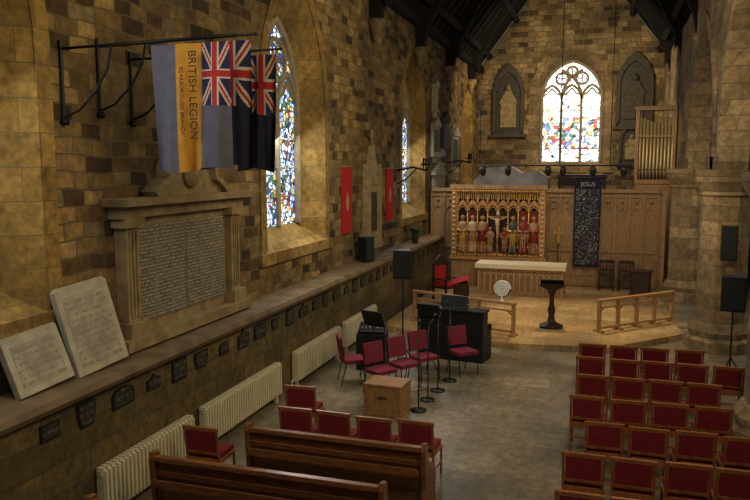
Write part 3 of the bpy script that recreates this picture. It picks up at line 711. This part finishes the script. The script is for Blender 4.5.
spk('loudspeaker_on_stand',(-3.92,14.35,0),1.9,10); spk('loudspeaker_on_stand',(2.42,15.3,0),1.42,-10,1.15)
b=B(); b.box(-.16,.16,-.14,.14,0,.75,'black'); b.box(-.14,.14,-.155,-.14,.03,.72,'grille'); b.tube([(0,.1,.4),(0,.3,.4)],.03,'iron'); b.build('pier_loudspeaker',(2.6,17.38,2.15),R(-5),.01)
def mic():
    b=B(); b.lathe([(.14,0),(.14,.02),(.03,.04)],(0,0,0),'black',14); b.tube([(0,0,.02),(0,0,1.35)],.012,'black'); b.tube([(-.03,0,1.3),(.15,0,1.5)],.01,'black'); b.tube([(.14,0,1.49),(.2,0,1.56)],.024,'black'); return b
MC=mic()
for x,y,r in((-2.95,11.85,100),(-2.93,12.45,60),(-2.88,13.05,80),(-2.8,13.75,120)): inst(MC,'microphone_stand',(x,y,0),R(r))
def mus():
    b=B(); b.tube([(0,0,.3),(0,0,1.1)],.012,'black')
    for a in(30,150,270): b.tube([(0,0,.35),(.28*math.cos(R(a)),.28*math.sin(R(a)),.01)],.009,'black')
    b.cb((0,.03,1.2),(.5,.015,.34),'black',rx=R(-25)); b.cb((0,-.04,1.06),(.5,.08,.015),'black',rx=R(-25)); return b
MS=mus()
for x,y,r in((-4.3,13.55,160),(-3.4,14.55,170)): inst(MS,'music_stand',(x,y,0),R(r))

def rail(p0,p1,n,z=.14):
    b=B(); v=Vector((p1[0]-p0[0],p1[1]-p0[1],0)); L=v.length; rz=math.atan2(v.y,v.x); k='oak'
    b.cb((L/2,0,.78),(L+.1,.12,.06),k); b.cb((L/2,0,.1),(L,.07,.06),k); b.cb((L/2,0,.6),(L,.04,.04),k)
    for i in range(n+1):
        x=L*i/n; b.box(x-.04,x+.04,-.04,.04,0,.76,k); b.box(x-.06,x+.06,-.14,.14,0,.05,k)
        if i<n:
            b.tube([(x+.04,0,.5),(x+.14,0,.58)],.02,k,4); b.tube([(x+L/n-.04,0,.5),(x+L/n-.14,0,.58)],.02,k,4)
    b.build('communion_rail',(p0[0],p0[1],z),rz,.006)
rail((-4.7,18.4),(-2.0,17.35),3); rail((-.05,18.4),(1.75,20.3),4)
b=B(); pts=[]
for i in range(120):
    a=i*.22; r=.2*(1-i/125); pts.append((r*math.cos(a),0,r*math.sin(a)))
b.tube(pts,.022,'white',6); b.lathe([(.05,-.3),(.05,-.28),(.015,-.27),(.015,-.15)],(0,0,0),'white',8)
b.T=Matrix.Rotation(R(90),4,'X'); b.lathe([(.2,-.004),(.2,.004)],(0,0,0),'dark',20); b.T=Matrix()
b.build('spiral_ornament',(-2.3,17.46,1.25))
b=B(); b.lathe([(.3,0),(.3,.06),(.2,.1),(.1,.16),(.07,.3),(.1,.45),(.06,.6),(.06,.8),(.1,.9),(.12,.98)],(0,0,0),'dark',12)
b.cb((0,0,1.14),(.58,.40,.035),'black',rx=R(32)); b.cb((0,-.17,1.05),(.58,.04,.06),'dark')
b.prism([(-.34,1.06),(-.12,.97),(0,.88),(.12,.97),(.34,1.06),(.2,1.12),(-.2,1.12)],'dark',-.06,.06,lambda u,v,w:(u,w,v))
b.build('eagle_lectern',(-1.2,18.6,.14),R(185),.006)
b=B(); k='dark'
for x in(-.28,.28):
    for y in(-.25,.25): b.box(x-.03,x+.03,y-.03,y+.03,0,.45 if y>0 else 1.15,k)
    b.box(x-.035,x+.035,-.25,.28,.66,.7,k); b.box(x-.03,x+.03,.22,.28,.45,.68,k)
b.box(-.3,.3,-.28,.28,.4,.46,k); b.box(-.25,.25,-.22,.26,.46,.54,'redflat'); b.box(-.25,.25,-.27,-.23,.55,1.05,'redflat')
b.prism([(-.31,1.1),(.31,1.1),(.2,1.25),(0,1.4),(-.2,1.25)],k,-.28,-.22,lambda u,v,w:(u,w,v))
CH=b; inst(b,'clergy_armchair',(-4.5,21.4,.14),R(-120),.008)
b=B(); b.box(-.35,.35,-.2,.2,0,.75,'dark'); b.cb((0,-.03,.82),(.75,.5,.04),'redflat',rx=R(18)); b.prism([(-.2,0),(.2,0),(.2,.9),(-.2,.76)],'dark',-.36,-.32,lambda u,v,w:(w,u,v)); b.build('prayer_desk',(-3.85,20.4,.14),R(-75),.008)
b=B()
for x in(-.22,.22):
    b.box(x-.025,x+.025,-.2,-.15,0,.45,'dark'); b.box(x-.025,x+.025,.17,.22,0,.95,'dark')
b.box(-.25,.25,-.22,.22,.42,.48,'dark'); b.box(-.22,.22,.18,.21,.62,.68,'dark'); b.box(-.24,.24,.18,.22,.86,.97,'dark')
for x in(-.12,0,.12): b.box(x-.015,x+.015,.185,.205,.48,.86,'dark')
for x,y,r in((.12,24.9,0),(.72,24.9,-5)): inst(b,'wooden_side_chair',(x,y,.14),R(r),.006)
b=B(); b.box(-.3,.3,-.2,.2,.0,.06,'dark'); b.box(-.27,.27,-.17,.17,.06,.75,'dark'); b.box(-.32,.32,-.22,.22,.75,.8,'dark'); b.build('credence_table',(1.15,24.1,.14),R(-15),.006)

# ------------------------------------------------------------ lights
def area(name,loc,rot,sx,sy,e,col):
    l=bpy.data.lights.new(name,'AREA'); l.shape='RECTANGLE'; l.size=sx; l.size_y=sy; l.energy=e; l.color=col
    o=bpy.data.objects.new(name,l); S.collection.objects.link(o); o.location=loc; o.rotation_euler=rot; return o
def aim(o,t):
    d=Vector(t)-o.location; o.rotation_euler=d.to_track_quat('-Z','Y').to_euler()
def spot(name,loc,t,e,col,ang=50,bl=.6,r=.3):
    l=bpy.data.lights.new(name,'SPOT'); l.energy=e; l.color=col; l.spot_size=R(ang); l.spot_blend=bl; l.shadow_soft_size=r
    o=bpy.data.objects.new(name,l); S.collection.objects.link(o); o.location=loc; aim(o,t)
a=area('nave_light_west',(1.5,5,7.3),(0,0,0),3,3,330,(1.0,.84,.55)); aim(a,(-5.5,11.5,2.5))
a=area('nave_light_mid',(1.2,14,8.0),(0,0,0),3,4,300,(1.0,.86,.6)); aim(a,(-5,17,2.5))
a=area('nave_light_east',(-1.7,29.5,8.2),(0,0,0),3,3,380,(1.0,.82,.55)); aim(a,(-1.7,36,5.6))
a=area('aisle_daylight',(6.2,20,4.5),(0,0,0),6,3,160,(.95,.95,.9)); aim(a,(0,18,0))
for i,(c,w) in enumerate(WIN[:3]):
    a=area('window_daylight_%d'%i,(XL+.1,c,5.3),(0,R(-60),0),1.6,3.6,[110,200,170][i],(.95,.95,.95)); aim(a,(-.5,c+.5,0))
spot('reredos_spot',(-2.2,18.6,7.5),(-3.3,24.4,2.2),620,(1.0,.74,.42),42)
spot('dais_spot',(-1.2,20.5,7.5),(-.8,19.6,0),1500,(1.0,.80,.48),56)
spot('panelling_spot',(.3,19.5,7.2),(.2,25.5,1.6),460,(1.0,.80,.54),50)
spot('organ_fill_spot',(-.5,22.5,7.6),(1.7,28,4.8),560,(1.0,.83,.56),30)  # added fill light to brighten the organ pipes, no fitting behind it
spot('arcade_spot',(-4.5,12,7.6),(2.4,19.5,5),750,(1.0,.86,.63),58)
W=bpy.data.worlds.new('World'); S.world=W; W.use_nodes=True
bg=W.node_tree.nodes['Background']; bg.inputs[0].default_value=(.95,.9,.8,1); bg.inputs[1].default_value=.17
cam=bpy.data.cameras.new('camera'); co=bpy.data.objects.new('camera',cam); S.collection.objects.link(co); S.camera=co
cam.lens=35.04; cam.sensor_width=36; co.location=(0,0,4.2); co.rotation_euler=(R(90-6.6),0,R(17.5)); cam.clip_end=200
S.view_settings.view_transform='Standard'; S.view_settings.look='None'
S.view_settings.gamma=0.86; S.view_settings.exposure=0.08
